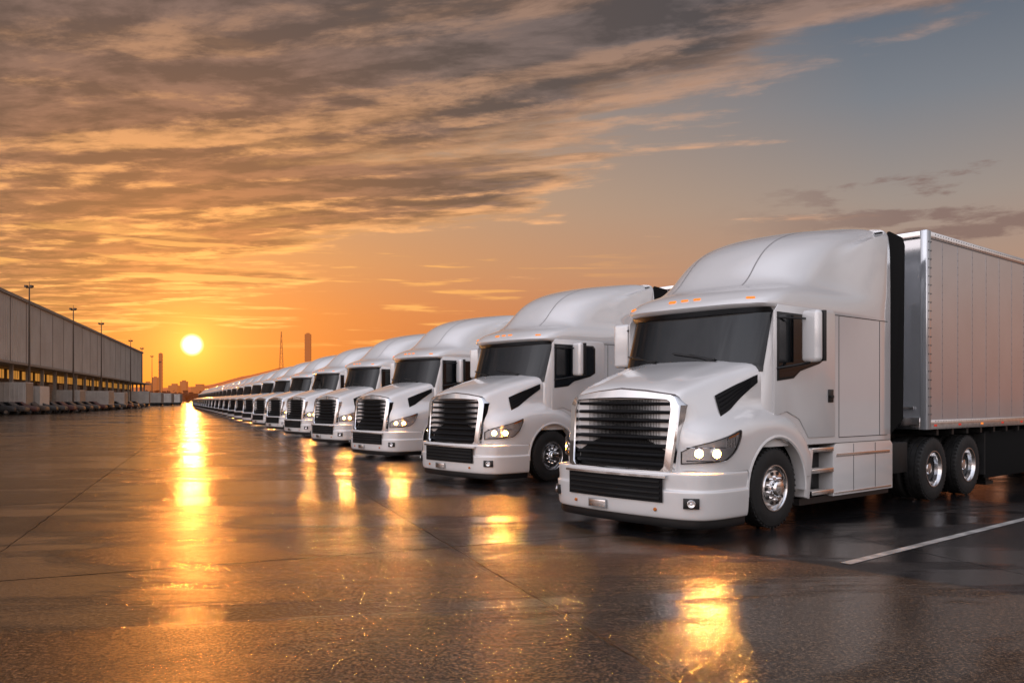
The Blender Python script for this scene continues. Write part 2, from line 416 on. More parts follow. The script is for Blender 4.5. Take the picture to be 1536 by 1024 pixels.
# --- doors
DW=[(-.06,2.80),(-1.19,2.80),(-1.25,2.74),(-1.25,2.22),(-1.10,2.15),(-.62,2.04),(-.45,1.94),(-.06,1.90)]
for s in(1,-1):
    mb=MB(); ya,yb=1.2285*s,1.2445*s
    mb.prism([(.0,1.44),(-.3,1.5),(-.6,1.40),(-.84,1.14),(-1.53,1.14),(-1.53,2.86),(-1.47,2.90),(-.10,2.90),(.0,2.80)],ya,yb,WHITE)
    d=mb.build('door',T,bevel=.010,bseg=3)
    mb=MB(); mb.prism([(a,b) for a,b in DW],1.2450*s,1.2520*s,BLACK)
    mb.build('window_frame',d,bevel=.003)
    mb=MB(); cxx,czz=-.655,2.4
    mb.prism([(cxx+(a-cxx)*.93,czz+(b-czz)*.92) for a,b in DW],1.2525*s,1.2545*s,DGLASS); mb.build('door_window',d)
    mb=MB(); mb.box(-1.47,-1.33,*sorted((1.244*s,1.256*s)),1.62,1.80,BLACK); mb.box(-1.45,-1.35,*sorted((1.256*s,1.275*s)),1.68,1.72,FRAME)
    mb.build('door_handle',d,bevel=.006)
    mx=-.52 if s>0 else -.20
    my=1.49 if s>0 else 1.54
    mb=MB(); c=Vector((mx,my*s,2.47))
    mb.cyl((-.06,1.235*s,2.72),(mx,(my-.04)*s,2.72),.014,BLACK,10)
    mb.cyl((-.06,1.235*s,2.06),(mx,(my-.06)*s,2.14),.018,BLACK,10); mb.cyl((mx,(my-.06)*s,2.14),(mx,my*s,2.22),.020,BLACK,10)
    M=Matrix.Translation(c)@Matrix.Rotation(rad(-10*s),4,'Z')
    mb.box(-.095,-.04,-.138,.138,-.31,.35,BLACK,M)
    mi=mb.build('side_mirror',T,bevel=.02,bseg=4)
    mb=MB(); mb.box(-.042,.080,-.142,.142,-.32,.36,WHITE,M)
    mb.build('mirror_cover',mi,bevel=.056,bseg=6,angle=50)
    mb=MB(); mb.box(-.102,-.0965,-.122,.122,-.28,.32,CHR,M); mb.build('mirror_glass',mi)
for y,z in((-1.0,2.98),(-.21,3.02),(0,3.02),(.21,3.02),(1.0,2.98)):
    mb=MB(); r=ringat(z); x=sx(r,y)
    e=.02*(1 if y>0 else -1)
    ang=-math.atan2(sx(r,y+e)-x,e) if y else 0
    M=Matrix.Translation((x+.002,y,z))@Matrix.Rotation(ang,4,'Z')@Matrix.Rotation(rad(-35),4,'Y')
    mb.box(-.03,.018,-.058,.058,-.016,.016,AMB,M); mb.build('marker_light',T,bevel=.012,bseg=3)
# --- side skirts + steps
for s in(1,-1):
    mb=MB(); y0,y1=sorted((.95*s,1.215*s))
    mb.prism([(-1.52,.30),(-3.30,.30),(-3.30,.98),(-3.22,1.04),(-1.60,1.04),(-1.52,.98)],y0,y1,WHITE)
    for xx in(-2.1,-2.75): mb.box(xx-.005,xx+.005,*sorted((1.2155*s,1.2185*s)),.33,1.02,SEAM)
    mb.box(-3.2,-1.6,*sorted((1.2155*s,1.2225*s)),.85,.895,CHR); mb.box(-3.25,-1.56,*sorted((1.2155*s,1.2225*s)),.325,.35,CHR)
    sk=mb.build('side_skirt',T,bevel=.03,bseg=3); BIG.add('side_skirt')
    mb=MB(); mb.prism([(-.74,.34),(-.88,.30),(-.98,.98),(-.80,1.02)],*sorted((1.0*s,1.235*s)),WHITE)
    mb.build('skirt_panel',T,bevel=.02)
    mb=MB(); mb.box(-1.52,-.92,*sorted((.93*s,1.0*s)),.30,1.10,BLACK)
    for zz in(.36,.66,.95):
        mb.box(-1.52,-.93,*sorted((.99*s,1.225*s)),zz,zz+.035,BLACK)
        for k in range(4): mb.box(-1.49,-.96,*sorted(((1.04+.045*k)*s,(1.065+.045*k)*s)),zz+.035,zz+.043,ALU)
        mb.box(-1.51,-.94,*sorted((1.222*s,1.234*s)),zz-.014,zz+.046,CHR)
    mb.build('step',T,bevel=.004)
    mb=MB(); mb.box(-3.3,-.86,*sorted((.9*s,1.19*s)),1.03,1.15,BLACK); mb.box(-3.3,-.75,*sorted((.98*s,1.15*s)),.22,.31,BLACK); mb.build('rocker_panel',T)
    mb=MB(); mb.prism([(-3.24,1.10),(-3.70,1.35),(-3.76,4.10),(-3.68,4.22),(-3.24,4.26)],*sorted((1.15*s,1.205*s)),MATT); mb.build('side_extender',T,bevel=.02)
mb=MB(); mb.prism([(-3.1,4.16),(-3.66,4.15),(-3.66,4.20),(-3.1,4.24)],-1.14,1.14,MATT); mb.build('roof_extender',T)
# --- chassis
RX1,RX2=-4.68,-6.06
mb=MB()
for s in(1,-1): mb.box(-7.0,1.3,*sorted((.38*s,.47*s)),.68,.96,FRAME)
for x in(1.0,-1.0,-3.4,-5.3,-6.8): mb.box(x-.06,x+.06,-.38,.38,.72,.92,FRAME)
mb.box(-3.2,.9,-.9,.9,.42,.66,BLACK); mb.box(-.8,1.1,-.85,.85,.66,1.1,BLACK)
mb.box(-5.9,-4.75,-.55,.55,.97,1.10,FRAME); mb.cyl((-5.3,0,1.09),(-5.3,0,1.14),.5,FRAME,24)
mb.cyl((0,-1.05,.5),(0,1.05,.5),.07,FRAME); mb.cyl((RX1,-1.05,.5),(RX1,1.05,.5),.1,FRAME); mb.cyl((RX2,-1.05,.5),(RX2,1.05,.5),.1,FRAME)
mb.cyl((-3.5,.75,1.0),(-3.5,.75,3.3),.07,FRAME); mb.box(-4.1,-3.35,-.7,-.1,.97,1.6,FRAME)
for s in(1,-1): mb.box(-3.95,-3.35,*sorted((.55*s,1.15*s)),.50,.98,FRAME)
ch=mb.build('chassis',T,bevel=.008); BIG.add('chassis')
# --- wheels
def tyre_prof(W):
    h=W/2
    return [(.285,-h+.03),(.30,-h+.005),(.36,-h-.008),(.44,-h-.002),(.49,-h+.012),(.512,-h+.035),(.518,-h+.06),
     (.518,-.055),(.505,-.05),(.505,-.04),(.518,-.035),(.518,.035),(.505,.04),(.505,.05),(.518,.055),
     (.518,h-.06),(.512,h-.035),(.49,h-.012),(.44,h+.002),(.36,h+.008),(.30,h-.005),(.285,h-.03)]
def mk_wheel(parent,x,s,front,nm='wheel'):
    W=.29; yo=1.255; yc=(yo-W/2)*s
    mb=MB(); mb.lathe([(.001,-.1),(.2,-.1),(.2,.05),(.001,.05)],(x,yc,.52),(0,s,0),FRAME,24)
    w=mb.build(nm,parent)
    mb=MB(); mb.lathe(tyre_prof(W),(x,yc,.52),(0,s,0),RUB,44)
    if not front: mb.lathe(tyre_prof(W),(x,(yo-W*1.5-.05)*s,.52),(0,s,0),RUB,44)
    for k in range(44):
        a=2*math.pi*k/44
        M=Matrix.Translation((x,yc,.52))@Matrix.Rotation(a,4,'Y')
        for e in(1,-1): mb.box(-.013,.013,e*(W/2-.06),e*(W/2-.018),.50,.521,RUB,M)
    mb.build('tyre',w,angle=25)
    mb=MB(); c=(x,yc,.52); h=W/2
    mb.lathe([(.288,-h+.03),(.30,h-.01),(.298,h+.004),(.285,h+.004),(.272,h-.012),(.262,h-.05)],c,(0,s,0),ALU,44)
    if front:
        dp=[(.262,h-.05),(.245,h-.045),(.225,h-.01),(.16,h+.002),(.135,h+.004)]
        mb.lathe(dp,c,(0,s,0),ALU,44); hr=.195; ht=h-.002
        mb.lathe([(.135,h+.004),(.11,h+.006),(.105,h+.05),(.09,h+.075),(.05,h+.085),(.001,h+.087)],c,(0,s,0),CHR,32)
        nr,nt=.135,h+.004
    else:
        dp=[(.262,h-.05),(.25,h-.14),(.235,h-.165),(.15,h-.17),(.12,h-.17)]
        mb.lathe(dp,c,(0,s,0),ALU,44); ht=h-.166; hr=.205
        mb.lathe([(.115,h-.17),(.10,h-.10),(.085,h-.075),(.001,h-.07)],c,(0,s,0),CHR,32)
        nr,nt=.14,h-.17
    for k in range(10):
        a=2*math.pi*k/10; ca,sa=math.cos(a),math.sin(a)
        p=Vector((x+hr*ca,yc+(ht+.003)*s,.52+hr*sa))
        mb.cyl(p-Vector((0,.01*s,0)),p+Vector((0,.005*s,0)),.025,BLACK,14)
        a+=math.pi/10; p=Vector((x+nr*math.cos(a)*1.1,yc+nt*s,.52+nr*math.sin(a)*1.1)); mb.cyl(p-Vector((0,.01*s,0)),p+Vector((0,.032*s,0)),.015,CHR,6)
    mb.build('rim',w,angle=30)
    return w
for s in(1,-1):
    mk_wheel(T,0,s,True); mk_wheel(T,RX1,s,False); mk_wheel(T,RX2,s,False)
for s in(1,-1):
    mb=MB(); mb.box(-6.83,-6.80,*sorted((.62*s,1.24*s)),.30,1.05,RUB); mb.build('mud_flap',T)

# ================================================================= TRAILER
TR=empty('semi_trailer')
X0,X1=-4.32,-17.9; ZL,ZH=1.17,4.40
mb=MB(); mb.box(X1,X0,-1.28,1.28,ZL+.1,ZH-.04,TRAIL)
for s in(1,-1):
    x=X0-.61
    while x>X1+.1:
        mb.box(x-.010,x+.010,*sorted((1.28*s,1.2825*s)),ZL+.15,ZH-.12,TSEAM)
        for zz in [ZL+.22+.12*i for i in range(24)]:
            if x>X0-8: mb.box(x-.006,x+.004,*sorted((1.2825*s,1.287*s)),zz,zz+.012,FRAME)
        x-=.61
body=mb.build('trailer_body',TR)
mb=MB()
for s in(1,-1):
    mb.box(X1,X0,*sorted((1.26*s,1.302*s)),ZL,ZL+.16,ALU); mb.box(X1,X0,*sorted((1.26*s,1.300*s)),ZH-.12,ZH,ALU)
    mb.box(X0-.13,X0+.03,*sorted((1.20*s,1.308*s)),ZL,ZH+.01,TRAIL); mb.box(X1-.03,X1+.14,*sorted((1.2*s,1.308*s)),ZL,ZH+.01,ALU)
mb.box(X0-.02,X0+.03,-1.2,1.2,ZL,ZL+.2,ALU); mb.box(X0-.02,X0+.032,-1.2,1.2,ZH-.12,ZH,ALU)
mb.build('trailer_rail',TR,bevel=.012)
mb=MB()
for s in(1,-1):
    for zz in [ZL+.25+.14*i for i in range(21)]:
        mb.sphere((X0-.115,1.308*s,zz),.012,FRAME,6,4); mb.sphere((X0-.03,1.308*s,zz),.012,FRAME,6,4)
    x=X0-.3
    while x>X0-7:
        mb.sphere((x,1.30*s,ZH-.04),.010,FRAME,6,4); mb.sphere((x,1.30*s,ZH-.09),.010,FRAME,6,4); mb.sphere((x,1.302*s,ZL+.135),.010,FRAME,6,4); x-=.102
mb.build('rivets',TR)['kind']='stuff'
for s in(1,-1):
    x=X0-.3; k=0
    while x>X1+.4:
        mb=MB(); mb.box(x-.045,x+.045,*sorted((1.302*s,1.311*s)),ZL+.05,ZL+.085,(AMB if k%3==2 else RED)); mb.build('side_marker',TR,bevel=.004); x-=.95; k+=1
mb=MB(); mb.box(X0+.03,X0+.04,-.5,.5,1.9,3.2,TRAIL); mb.box(X0+.03,X0+.05,-1.1,1.1,1.5,1.54,ALU)
for y in(-.8,.8): mb.box(X0+.03,X0+.045,y-.02,y+.02,1.4,4.2,TRAIL)
mb.build('front_wall',TR,bevel=.003)
mb=MB()
for s in(1,-1): mb.box(X1,X0-.1,*sorted((.45*s,.55*s)),.98,1.17,FRAME)
x=X0-.5
while x>X1+.2: mb.box(x-.04,x+.04,-1.25,1.25,1.07,1.17,FRAME); x-=.6
mb.box(X1,X1+.1,-1.2,1.2,.45,.55,FRAME)
for s in(1,-1): mb.box(X1+.02,X1+.1,*sorted((.6*s,.7*s)),.5,1.1,FRAME)
for xx in(-15.2,-16.55): mb.cyl((xx,-1.05,.52),(xx,1.05,.52),.08,FRAME)
mb.build('underframe',TR)
for s in(1,-1):
    mb=MB(); mb.box(-7.75,-7.6,*sorted((.82*s,.96*s)),.12,1.08,FRAME); mb.box(-7.85,-7.5,*sorted((.76*s,1.0*s)),.05,.12,FRAME); mb.cyl((-7.67,.9*s,.9),(-8.4,.5*s,1.05),.03,FRAME); mb.build('landing_leg',TR)
    mb=MB(); mb.box(-13.9,-6.95,*sorted((1.14*s,1.18*s)),.22,1.08,MATT); mb.build('side_fairing',TR,bevel=.01)
    mk_wheel(TR,-15.2,s,False); mk_wheel(TR,-16.55,s,False)
for s in(1,-1):
    mb=MB(); mb.box(X1-.04,X1-.005,*sorted((.01*s,1.18*s)),ZL+.05,ZH-.12,TRAIL); mb.build('rear_door',TR,bevel=.01)

# --------------------------------------------------------------- placing
def copy_tree(root,keep=None):
    m={root:root.copy()}; COL.objects.link(m[root])
    def rec(o):
        for c in o.children:
            if keep is not None and c.name.split('.')[0] not in keep: continue
            n=c.copy(); COL.objects.link(n); n.parent=m[o]; m[c]=n; rec(c)
    rec(root); return m[root]
TL='white conventional semi truck with lit headlights parked on wet concrete'
C0=Vector((2.58,11.70,0)); ROT=rad(-139.9)
S=[0,6.2,13.1,19.9]
while len(S)<25: S.append(S[-1]+7.25)
trucks=[T]
SMALL=BIG|{'wheel','tyre','rim','grille_surround','headlight','headlamp_bulb','air_dam','side_mirror','mirror_cover','side_extender','door','window_frame','door_window','lower_intake'}
for k in range(1,25):
    trucks.append(copy_tree(T,None if k<7 else SMALL))
tr2=copy_tree(TR)
for k,o in enumerate(trucks):
    o.location=C0+Vector((-.414*S[k],S[k],0)); o.rotation_euler=(0,0,ROT)
    top(o,TL,'truck','white semi trucks parked in a long row')
trucks[0]['label']='white semi truck with lit headlights coupled to a box trailer'
TR.location=trucks[0].location; TR.rotation_euler=(0,0,ROT); tr2.location=trucks[1].location; tr2.rotation_euler=(0,0,ROT)
top(TR,'long white box trailer coupled behind a white semi truck','trailer','box trailers'); top(tr2,'long white box trailer coupled behind a white semi truck','trailer','box trailers')

# ================================================================= GROUND
def ground_mat():
    m=D.materials.new('wet_concrete'); m.use_nodes=True; g=G(m.node_tree); b=g.N['Principled BSDF']
    pos=g.N.new('ShaderNodeNewGeometry').outputs['Position']
    x,y,z=g.sep(pos)
    pv=g.xyz(g.m('ADD',g.m('MULTIPLY',x,.34),g.m('MULTIPLY',y,.08)),g.m('ADD',g.m('MULTIPLY',x,-.13),g.m('MULTIPLY',y,.97)),0.0)
    big=g.noise(pv,.36,7,.64,.6); mid=g.noise(pos,1.3,6,.62,.3); fine=g.noise(pos,15,5,.78); grain=g.noise(pos,40,3,.8)
    def dot(a,bb): return g.m('ADD',g.m('MULTIPLY',x,a),g.m('MULTIPLY',y,bb))
    wob=g.m('MULTIPLY',g.m('SUBTRACT',g.noise(pos,3.5,5,.65),.5),.07)
    def joint(v,off,S,w0,w1):
        v=g.m('ADD',v,wob)
        q=g.m('DIVIDE',g.m('SUBTRACT',v,off),S); fr=g.m('FRACT',g.m('ADD',q,.5)); d=g.m('MULTIPLY',g.m('ABSOLUTE',g.m('SUBTRACT',fr,.5)),S)
        return g.m('SUBTRACT',1.0,g.mr(d,w0,w1))
    jm=g.m('MAXIMUM',g.m('MULTIPLY',joint(dot(.94,.342),2.57,4.7,.003,.018),.85),joint(dot(-.405,.914),8.85,6.4,.008,.026))
    stain=g.m('MAXIMUM',joint(dot(.94,.342),2.57,4.7,.02,.35),joint(dot(-.405,.914),8.85,6.4,.02,.32))
    bay=g.m('MULTIPLY',g.mr(g.m('ADD',dot(.726,.687),wob),7.92,8.05),g.mr(dot(.924,.383),4.9,5.0))
    col=g.mix(g.mr(mid,.3,.7),(.028,.016,.009),(.058,.034,.019))
    col=g.mix(g.mr(fine,.50,.62,0,.85),col,(.15,.085,.042))
    col=g.mix(g.mr(grain,.53,.62,0,.75),col,(.24,.145,.075))
    col=g.mix(g.mr(grain,.47,.38,0,.85),col,(.005,.004,.003))
    col=g.mix(g.m('MULTIPLY',stain,g.mr(mid,.35,.65,.1,.6)),col,(.014,.010,.008))
    col=g.mix(bay,col,g.mix(g.mr(grain,.4,.6),(.005,.005,.006),(.022,.021,.022)))
    col=g.mix(jm,col,(.003,.003,.003))
    g.L.new(col,b.inputs['Base Color'])
    dry=g.mr(big,.45,.58)
    r=g.m('ADD',g.m('MULTIPLY',dry,.15),.045); r=g.m('ADD',r,g.mr(mid,.3,.7,-.01,.05))
    r=g.m('ADD',r,g.m('MULTIPLY',jm,.4)); r=g.m('MAXIMUM',r,.04)
    g.L.new(r,b.inputs['Roughness']); b.inputs['IOR'].default_value=1.42
    sp=g.m('MULTIPLY',g.m('SUBTRACT',1.0,g.m('MULTIPLY',jm,.95)),g.m('SUBTRACT',.64,g.m('MULTIPLY',dry,.26)))
    sp=g.m('MULTIPLY',sp,g.mr(grain,.40,.60,.45,1.40))
    g.L.new(sp,b.inputs['Specular IOR Level'])
    b.inputs['Specular Tint'].default_value=(1,.74,.48,1)
    bn=g.N.new('ShaderNodeBump'); bn.inputs['Strength'].default_value=1.0; bn.inputs['Distance'].default_value=.012
    wet=g.m('ADD',g.m('MULTIPLY',dry,.75),.16)
    h=g.m('ADD',g.m('MULTIPLY',grain,1.0),g.m('MULTIPLY',fine,1.0)); h=g.m('MULTIPLY',h,wet)
    h=g.m('ADD',h,g.m('MULTIPLY',mid,.35))
    g.L.new(h,bn.inputs['Height']); g.L.new(bn.outputs[0],b.inputs['Normal'])
    return m
mb=MB(); mb.add([(-3000,-300,0),(3000,-300,0),(3000,5000,0),(-3000,5000,0)],[(0,1,2,3)],ground_mat())
gr=mb.build('ground'); gr['kind']='structure'
LINE=mat('worn_white_line',(.42,.41,.39),.45,var=.5,vscale=5)
mb=MB(); a=Vector((3.37,8.42,.004)); d=Vector((.765,.644,0)); nn=Vector((.644,-.765,0))*.055
mb.grid([[a+d*t-nn,a+d*t+nn] for t in(0,5,10,18)],LINE); pl=mb.build('parking_line'); pl['kind']='structure'

# ================================================================= WAREHOUSE
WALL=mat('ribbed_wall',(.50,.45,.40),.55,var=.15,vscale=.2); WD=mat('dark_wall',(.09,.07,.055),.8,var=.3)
CONC=mat('plain_concrete',(.28,.24,.20),.8,var=.2); DOOR=mat('dock_shutter',(.20,.18,.16),.5,var=.2)
WARM=mat('lit_window_strip',(.5,.35,.12),.5,emit=(1,.42,.07),es=.42,var=.6,vscale=.5)
W=empty('warehouse'); W.location=(-49.5,60,0); W.rotation_euler=(0,0,math.atan2(.9535,-.301)); WL=188
top(W,'long pale ribbed warehouse with loading docks beside the wet yard','building')
mb=MB(); mb.box(0,WL,0,40,6.35,15,WALL)
xx=.4
while xx<WL: mb.box(xx-.06,xx+.06,-.06,0,6.5,14.8,WALL); xx+=.8
xx=.8
while xx<WL: mb.box(xx-.05,xx+.05,-.09,-.062,6.4,14.9,WD); xx+=8
mb.build('upper_wall',W)
mb=MB(); mb.box(-.3,WL+.3,-.25,40.2,15.0,15.4,CONC); mb.build('roof_trim',W)
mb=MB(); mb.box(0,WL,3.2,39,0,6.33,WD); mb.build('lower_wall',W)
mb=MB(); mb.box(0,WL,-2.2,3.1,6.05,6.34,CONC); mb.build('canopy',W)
mb=MB(); mb.box(0,WL,0.3,3.15,0,1.1,CONC); mb.build('loading_platform',W)
x=4
while x<WL-3:
    mb=MB(); mb.box(x-.2,x+.2,-1.5,-1.1,0,6.04,CONC); mb.build('column',W)
    mb=MB(); mb.box(x+1.4,x+4.6,3.05,3.19,1.12,4.4,DOOR)
    for q in range(6): mb.box(x+1.4,x+4.6,3.0,3.06,1.5+.5*q,1.53+.5*q,WD)
    mb.build('dock_door',W)
    mb=MB(); mb.box(x+.6,x+6.6,3.06,3.18,4.7,5.9,WARM)
    for q in range(5): mb.box(x+.6+1.2*q+1.1,x+.6+1.2*q+1.2,3.02,3.07,4.7,5.9,WD)
    mb.build('window',W)
    x+=8
POLE=mat('pole_steel',(.10,.07,.05),.5,.3,var=.2)
for i,(sxp,dep) in enumerate([(44,101),(110,126),(152,150),(196,193),(213,222),(228,262),(240,300)]):
    mb=MB(); H=15.4
    mb.cyl((0,0,0),(0,0,.8),.3,CONC,12); mb.cyl((0,0,.8),(0,0,H),.15,POLE,10,r2=.07)
    mb.cyl((-.38,0,H-.15),(.38,0,H-.15),.05,POLE,8)
    for e in(-.32,.32): mb.box(e-.14,e+.14,-.3,.15,H-.1,H+.15,POLE)
    mb.cyl((0,0,H-.2),(0,0,H+.6),.03,POLE,6)
    o=mb.build('light_pole'); o.location=((sxp-768)/1250*dep,dep,0); top(o,'tall dark floodlight pole standing beside the warehouse','light pole','floodlight poles')
CW=mat('container_white',(.52,.47,.42),.5,var=.15,vscale=.7)
def container(sxp,dep,L,H,ang):
    mb=MB(); mb.box(-L/2,L/2,-1.25,1.25,.9,.9+H,CW)
    q=-L/2+.2
    while q<L/2: mb.box(q-.05,q+.05,-1.29,1.29,1.0,.8+H,CW); q+=.5
    mb.box(-L/2,L/2,-1.1,1.1,.65,.9,FRAME)
    for a in(-L/2+.7,L/2-.8,L/2-1.9):
        for s in(1,-1): mb.cyl((a,s*.9,.48),(a,s*1.22,.48),.48,RUB,16)
    mb.box(L/2-.01,L/2+.04,-1.15,1.15,1.0,.8+H,DOOR)
    o=mb.build('box_trailer'); o.location=((sxp-768)/1250*dep,dep,0); o.rotation_euler=(0,0,ang)
    top(o,'short white box trailer parked by the warehouse docks','trailer','small white box trailers')
for a in[(10,100,5,2.9,.2),(40,104,4.2,2.5,.1),(103,128,4,2.3,.15),(146,140,4.5,2.3,.1),(174,155,3.5,2.2,.2),(228,250,6,3,.1),(242,262,7,2.9,.05),(258,280,6,2.8,.1),(205,210,6,3,.3)]: container(*a)
CC=[mat('car_paint_'+n,c,.45,0,.2) for n,c in(('dark',(.02,.018,.018)),('grey',(.05,.04,.035)),('red',(.08,.02,.015)),('brown',(.07,.045,.03)))]
def car(m):
    R=empty('parked_car')
    mb=MB(); pr=[(-2.2,.35),(-2.25,.8),(-2.1,1.0),(-1.5,1.05),(-.9,1.45),(.5,1.48),(1.1,1.05),(2.0,.92),(2.25,.7),(2.2,.35)]
    mb.prism(pr,-.88,.88,m); mb.build('body',R,bevel=.08)
    mb=MB(); mb.prism([(-1.35,1.05),(-.85,1.38),(.45,1.41),(.95,1.05)],-.885,.885,DGLASS); mb.build('window',R)
    for a in(-1.35,1.4):
        for s in(1,-1):
            mb=MB(); mb.cyl((a,s*.68,.33),(a,s*.9,.33),.33,RUB,16); mb.cyl((a,s*.9,.33),(a,s*.905,.33),.2,ALU,12); mb.build('wheel',R)
    return R
protos=[car(m) for m in CC]
i=0; used=set(); sxp=-8
while i<17:
    dep=lerp([(0,94),(100,112),(200,170),(240,230)],sxp)
    p=protos[i%4] if i%4 not in used else copy_tree(protos[i%4]); used.add(i%4)
    p.location=((sxp-768)/1250*dep,dep,0); p.rotation_euler=(0,0,rad(17+random.uniform(-6,6)))
    top(p,'dark passenger car parked in a line by the warehouse','car','passenger cars by the warehouse')
    sxp+=lerp([(0,17),(200,9)],sxp); i+=1
# hills, city silhouettes (evening haze painted in as material emission)
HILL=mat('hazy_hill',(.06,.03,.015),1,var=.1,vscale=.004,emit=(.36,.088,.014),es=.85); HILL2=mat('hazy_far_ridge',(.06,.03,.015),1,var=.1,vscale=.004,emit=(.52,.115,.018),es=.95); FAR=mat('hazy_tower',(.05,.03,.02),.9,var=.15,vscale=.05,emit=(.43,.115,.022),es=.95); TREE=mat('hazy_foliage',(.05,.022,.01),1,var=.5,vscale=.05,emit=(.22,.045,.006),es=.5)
def ridge(name,dep,x0,x1,f,m):
    mb=MB(); R=[]
    for i in range(161):
        x=x0+(x1-x0)*i/160; h=f(x/dep*1250+768)
        R.append([(x,dep,-1),(x,dep+60,h*.6*dep/1250),(x,dep+200,h*dep/1250+1.65),(x,dep+600,-1)])
    mb.grid(R,m); o=mb.build(name,angle=80); o['kind']='structure'
def n1(x,s): return math.sin(x*.013*s+1)+.5*math.sin(x*.031*s+2.2)+.25*math.sin(x*.083*s)+.12*math.sin(x*.21*s)
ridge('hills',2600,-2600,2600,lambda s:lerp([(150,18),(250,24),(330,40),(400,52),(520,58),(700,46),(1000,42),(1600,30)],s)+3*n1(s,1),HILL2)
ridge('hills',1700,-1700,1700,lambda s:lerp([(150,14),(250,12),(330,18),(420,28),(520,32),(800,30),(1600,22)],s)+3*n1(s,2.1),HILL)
def tower(sxp,w,hpx,dep,nm='distant_tower'):
    mb=MB(); H=hpx*dep/1250+1.65; ww=w*dep/1250
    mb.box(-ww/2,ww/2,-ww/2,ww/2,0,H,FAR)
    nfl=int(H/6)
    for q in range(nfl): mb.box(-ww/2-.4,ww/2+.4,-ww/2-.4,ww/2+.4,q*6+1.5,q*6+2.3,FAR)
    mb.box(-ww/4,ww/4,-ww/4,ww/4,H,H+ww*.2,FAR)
    o=mb.build(nm); o.location=((sxp-768)/1250*dep,dep,0); top(o,'hazy tall city building silhouetted on the skyline','building','distant skyline buildings')
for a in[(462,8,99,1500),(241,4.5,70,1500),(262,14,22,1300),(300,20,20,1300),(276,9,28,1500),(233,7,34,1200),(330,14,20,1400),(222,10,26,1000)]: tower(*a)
mb=MB(); H=125
for q in range(4):
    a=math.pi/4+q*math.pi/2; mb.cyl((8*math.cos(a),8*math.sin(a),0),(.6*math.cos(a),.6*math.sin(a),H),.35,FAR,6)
for k in range(12):
    z0=k*10; r0=8-7.4*z0/H; r1=8-7.4*(z0+10)/H
    for q in range(4):
        a=math.pi/4+q*math.pi/2; b=a+math.pi/2
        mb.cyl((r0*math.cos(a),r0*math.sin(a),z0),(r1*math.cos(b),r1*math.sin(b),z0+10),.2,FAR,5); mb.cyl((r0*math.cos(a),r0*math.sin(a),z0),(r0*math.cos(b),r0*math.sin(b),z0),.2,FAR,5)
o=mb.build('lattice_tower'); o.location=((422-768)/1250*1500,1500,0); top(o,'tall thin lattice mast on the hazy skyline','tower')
mb=MB()
for i in range(420):
    dep=random.uniform(520,800); s_=random.uniform(205,520); x=(s_-768)/1250*dep; h=random.uniform(3,8); r=random.uniform(3,6)
    for q in range(9):
        c=Vector((x+random.uniform(-r,r),dep+random.uniform(-r,r),h*random.uniform(.3,1))); e=random.uniform(1,2.4)
        vs=[c+Vector((random.uniform(-1,1),random.uniform(-1,1),random.uniform(-1,1)))*e for _ in range(4)]
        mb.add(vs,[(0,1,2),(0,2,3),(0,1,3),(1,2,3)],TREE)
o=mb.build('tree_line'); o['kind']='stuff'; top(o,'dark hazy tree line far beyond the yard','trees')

# ================================================================= WORLD
w=D.worlds.new('World'); SC.world=w; w.use_nodes=True; g=G(w.node_tree); bg=g.N['Background']
sd=Vector((-480,1250,83)).normalized()
dv=g.vm('NORMALIZE',g.N.new('ShaderNodeTexCoord').outputs['Generated'])
x,y,z=g.sep(dv)
cg=g.vm('DOT_PRODUCT',dv,tuple(sd)); gam=g.m('MULTIPLY',g.m('ARCCOSINE',g.m('MINIMUM',g.m('MAXIMUM',cg,-1),1)),57.2958)
el=g.m('MULTIPLY',g.m('ARCSINE',z),57.2958); ef=g.m('DIVIDE',g.m('MAXIMUM',el,0),40,clamp=True)
near=g.ramp(ef,[(0,(.37,.052,.009)),(.06,(.53,.088,.013)),(.14,(.64,.165,.028)),(.23,(.62,.25,.08)),(.34,(.54,.30,.15)),(.6,(.36,.26,.20)),(1,(.2,.18,.2))])
far=g.ramp(ef,[(0,(.38,.13,.065)),(.12,(.43,.195,.12)),(.21,(.41,.255,.185)),(.31,(.33,.265,.23)),(.46,(.19,.20,.225)),(.6,(.105,.128,.168)),(1,(.06,.08,.13))])
base=g.mix(g.mr(gam,8,46,0,1,False),near,far)
zz=g.m('ADD',g.m('MAXIMUM',z,0),.006); px=g.m('DIVIDE',x,zz); py=g.m('DIVIDE',y,zz)
cc=g.m('ADD',g.m('MULTIPLY',px,.79),g.m('MULTIPLY',py,.613))
sa=g.m('ADD',g.m('MULTIPLY',px,.97),g.m('MULTIPLY',py,-.24)); sb=g.m('ADD',g.m('MULTIPLY',px,.24),g.m('MULTIPLY',py,.97))
def cdens(dx,dy):
    cv=g.xyz(g.m('ADD',g.m('MULTIPLY',sa,.36),dx),g.m('ADD',g.m('MULTIPLY',sb,.92),dy),0.7)
    a=g.noise(cv,1.1,11,.56,.35); b=g.noise(g.vm('ADD',g.vm('MULTIPLY',cv,(1.5,1,1)),(3.1,7.7,1.3)),4.0,10,.64,.25)
    return g.m('ADD',g.m('MULTIPLY',a,.78),g.m('MULTIPLY',b,.22)),b
bias=g.mr(cc,3.2,1.6,-.14,.18,False)
e0,f0=cdens(0,0); e1,f1=cdens(.0,.12)
d0=g.m('ADD',e0,bias); d1=g.m('ADD',e1,bias)
alpha=g.mr(d0,.47,.565); thick=g.mr(d0,.48,.60)
lit=g.mr(g.m('SUBTRACT',d0,d1),.0,.08)
alpha=g.m('MULTIPLY',alpha,g.mr(el,1.5,6,.25,1))
cb=g.mix(g.mr(gam,5,50,0,1,False),(1.0,.43,.10),(.66,.37,.24))
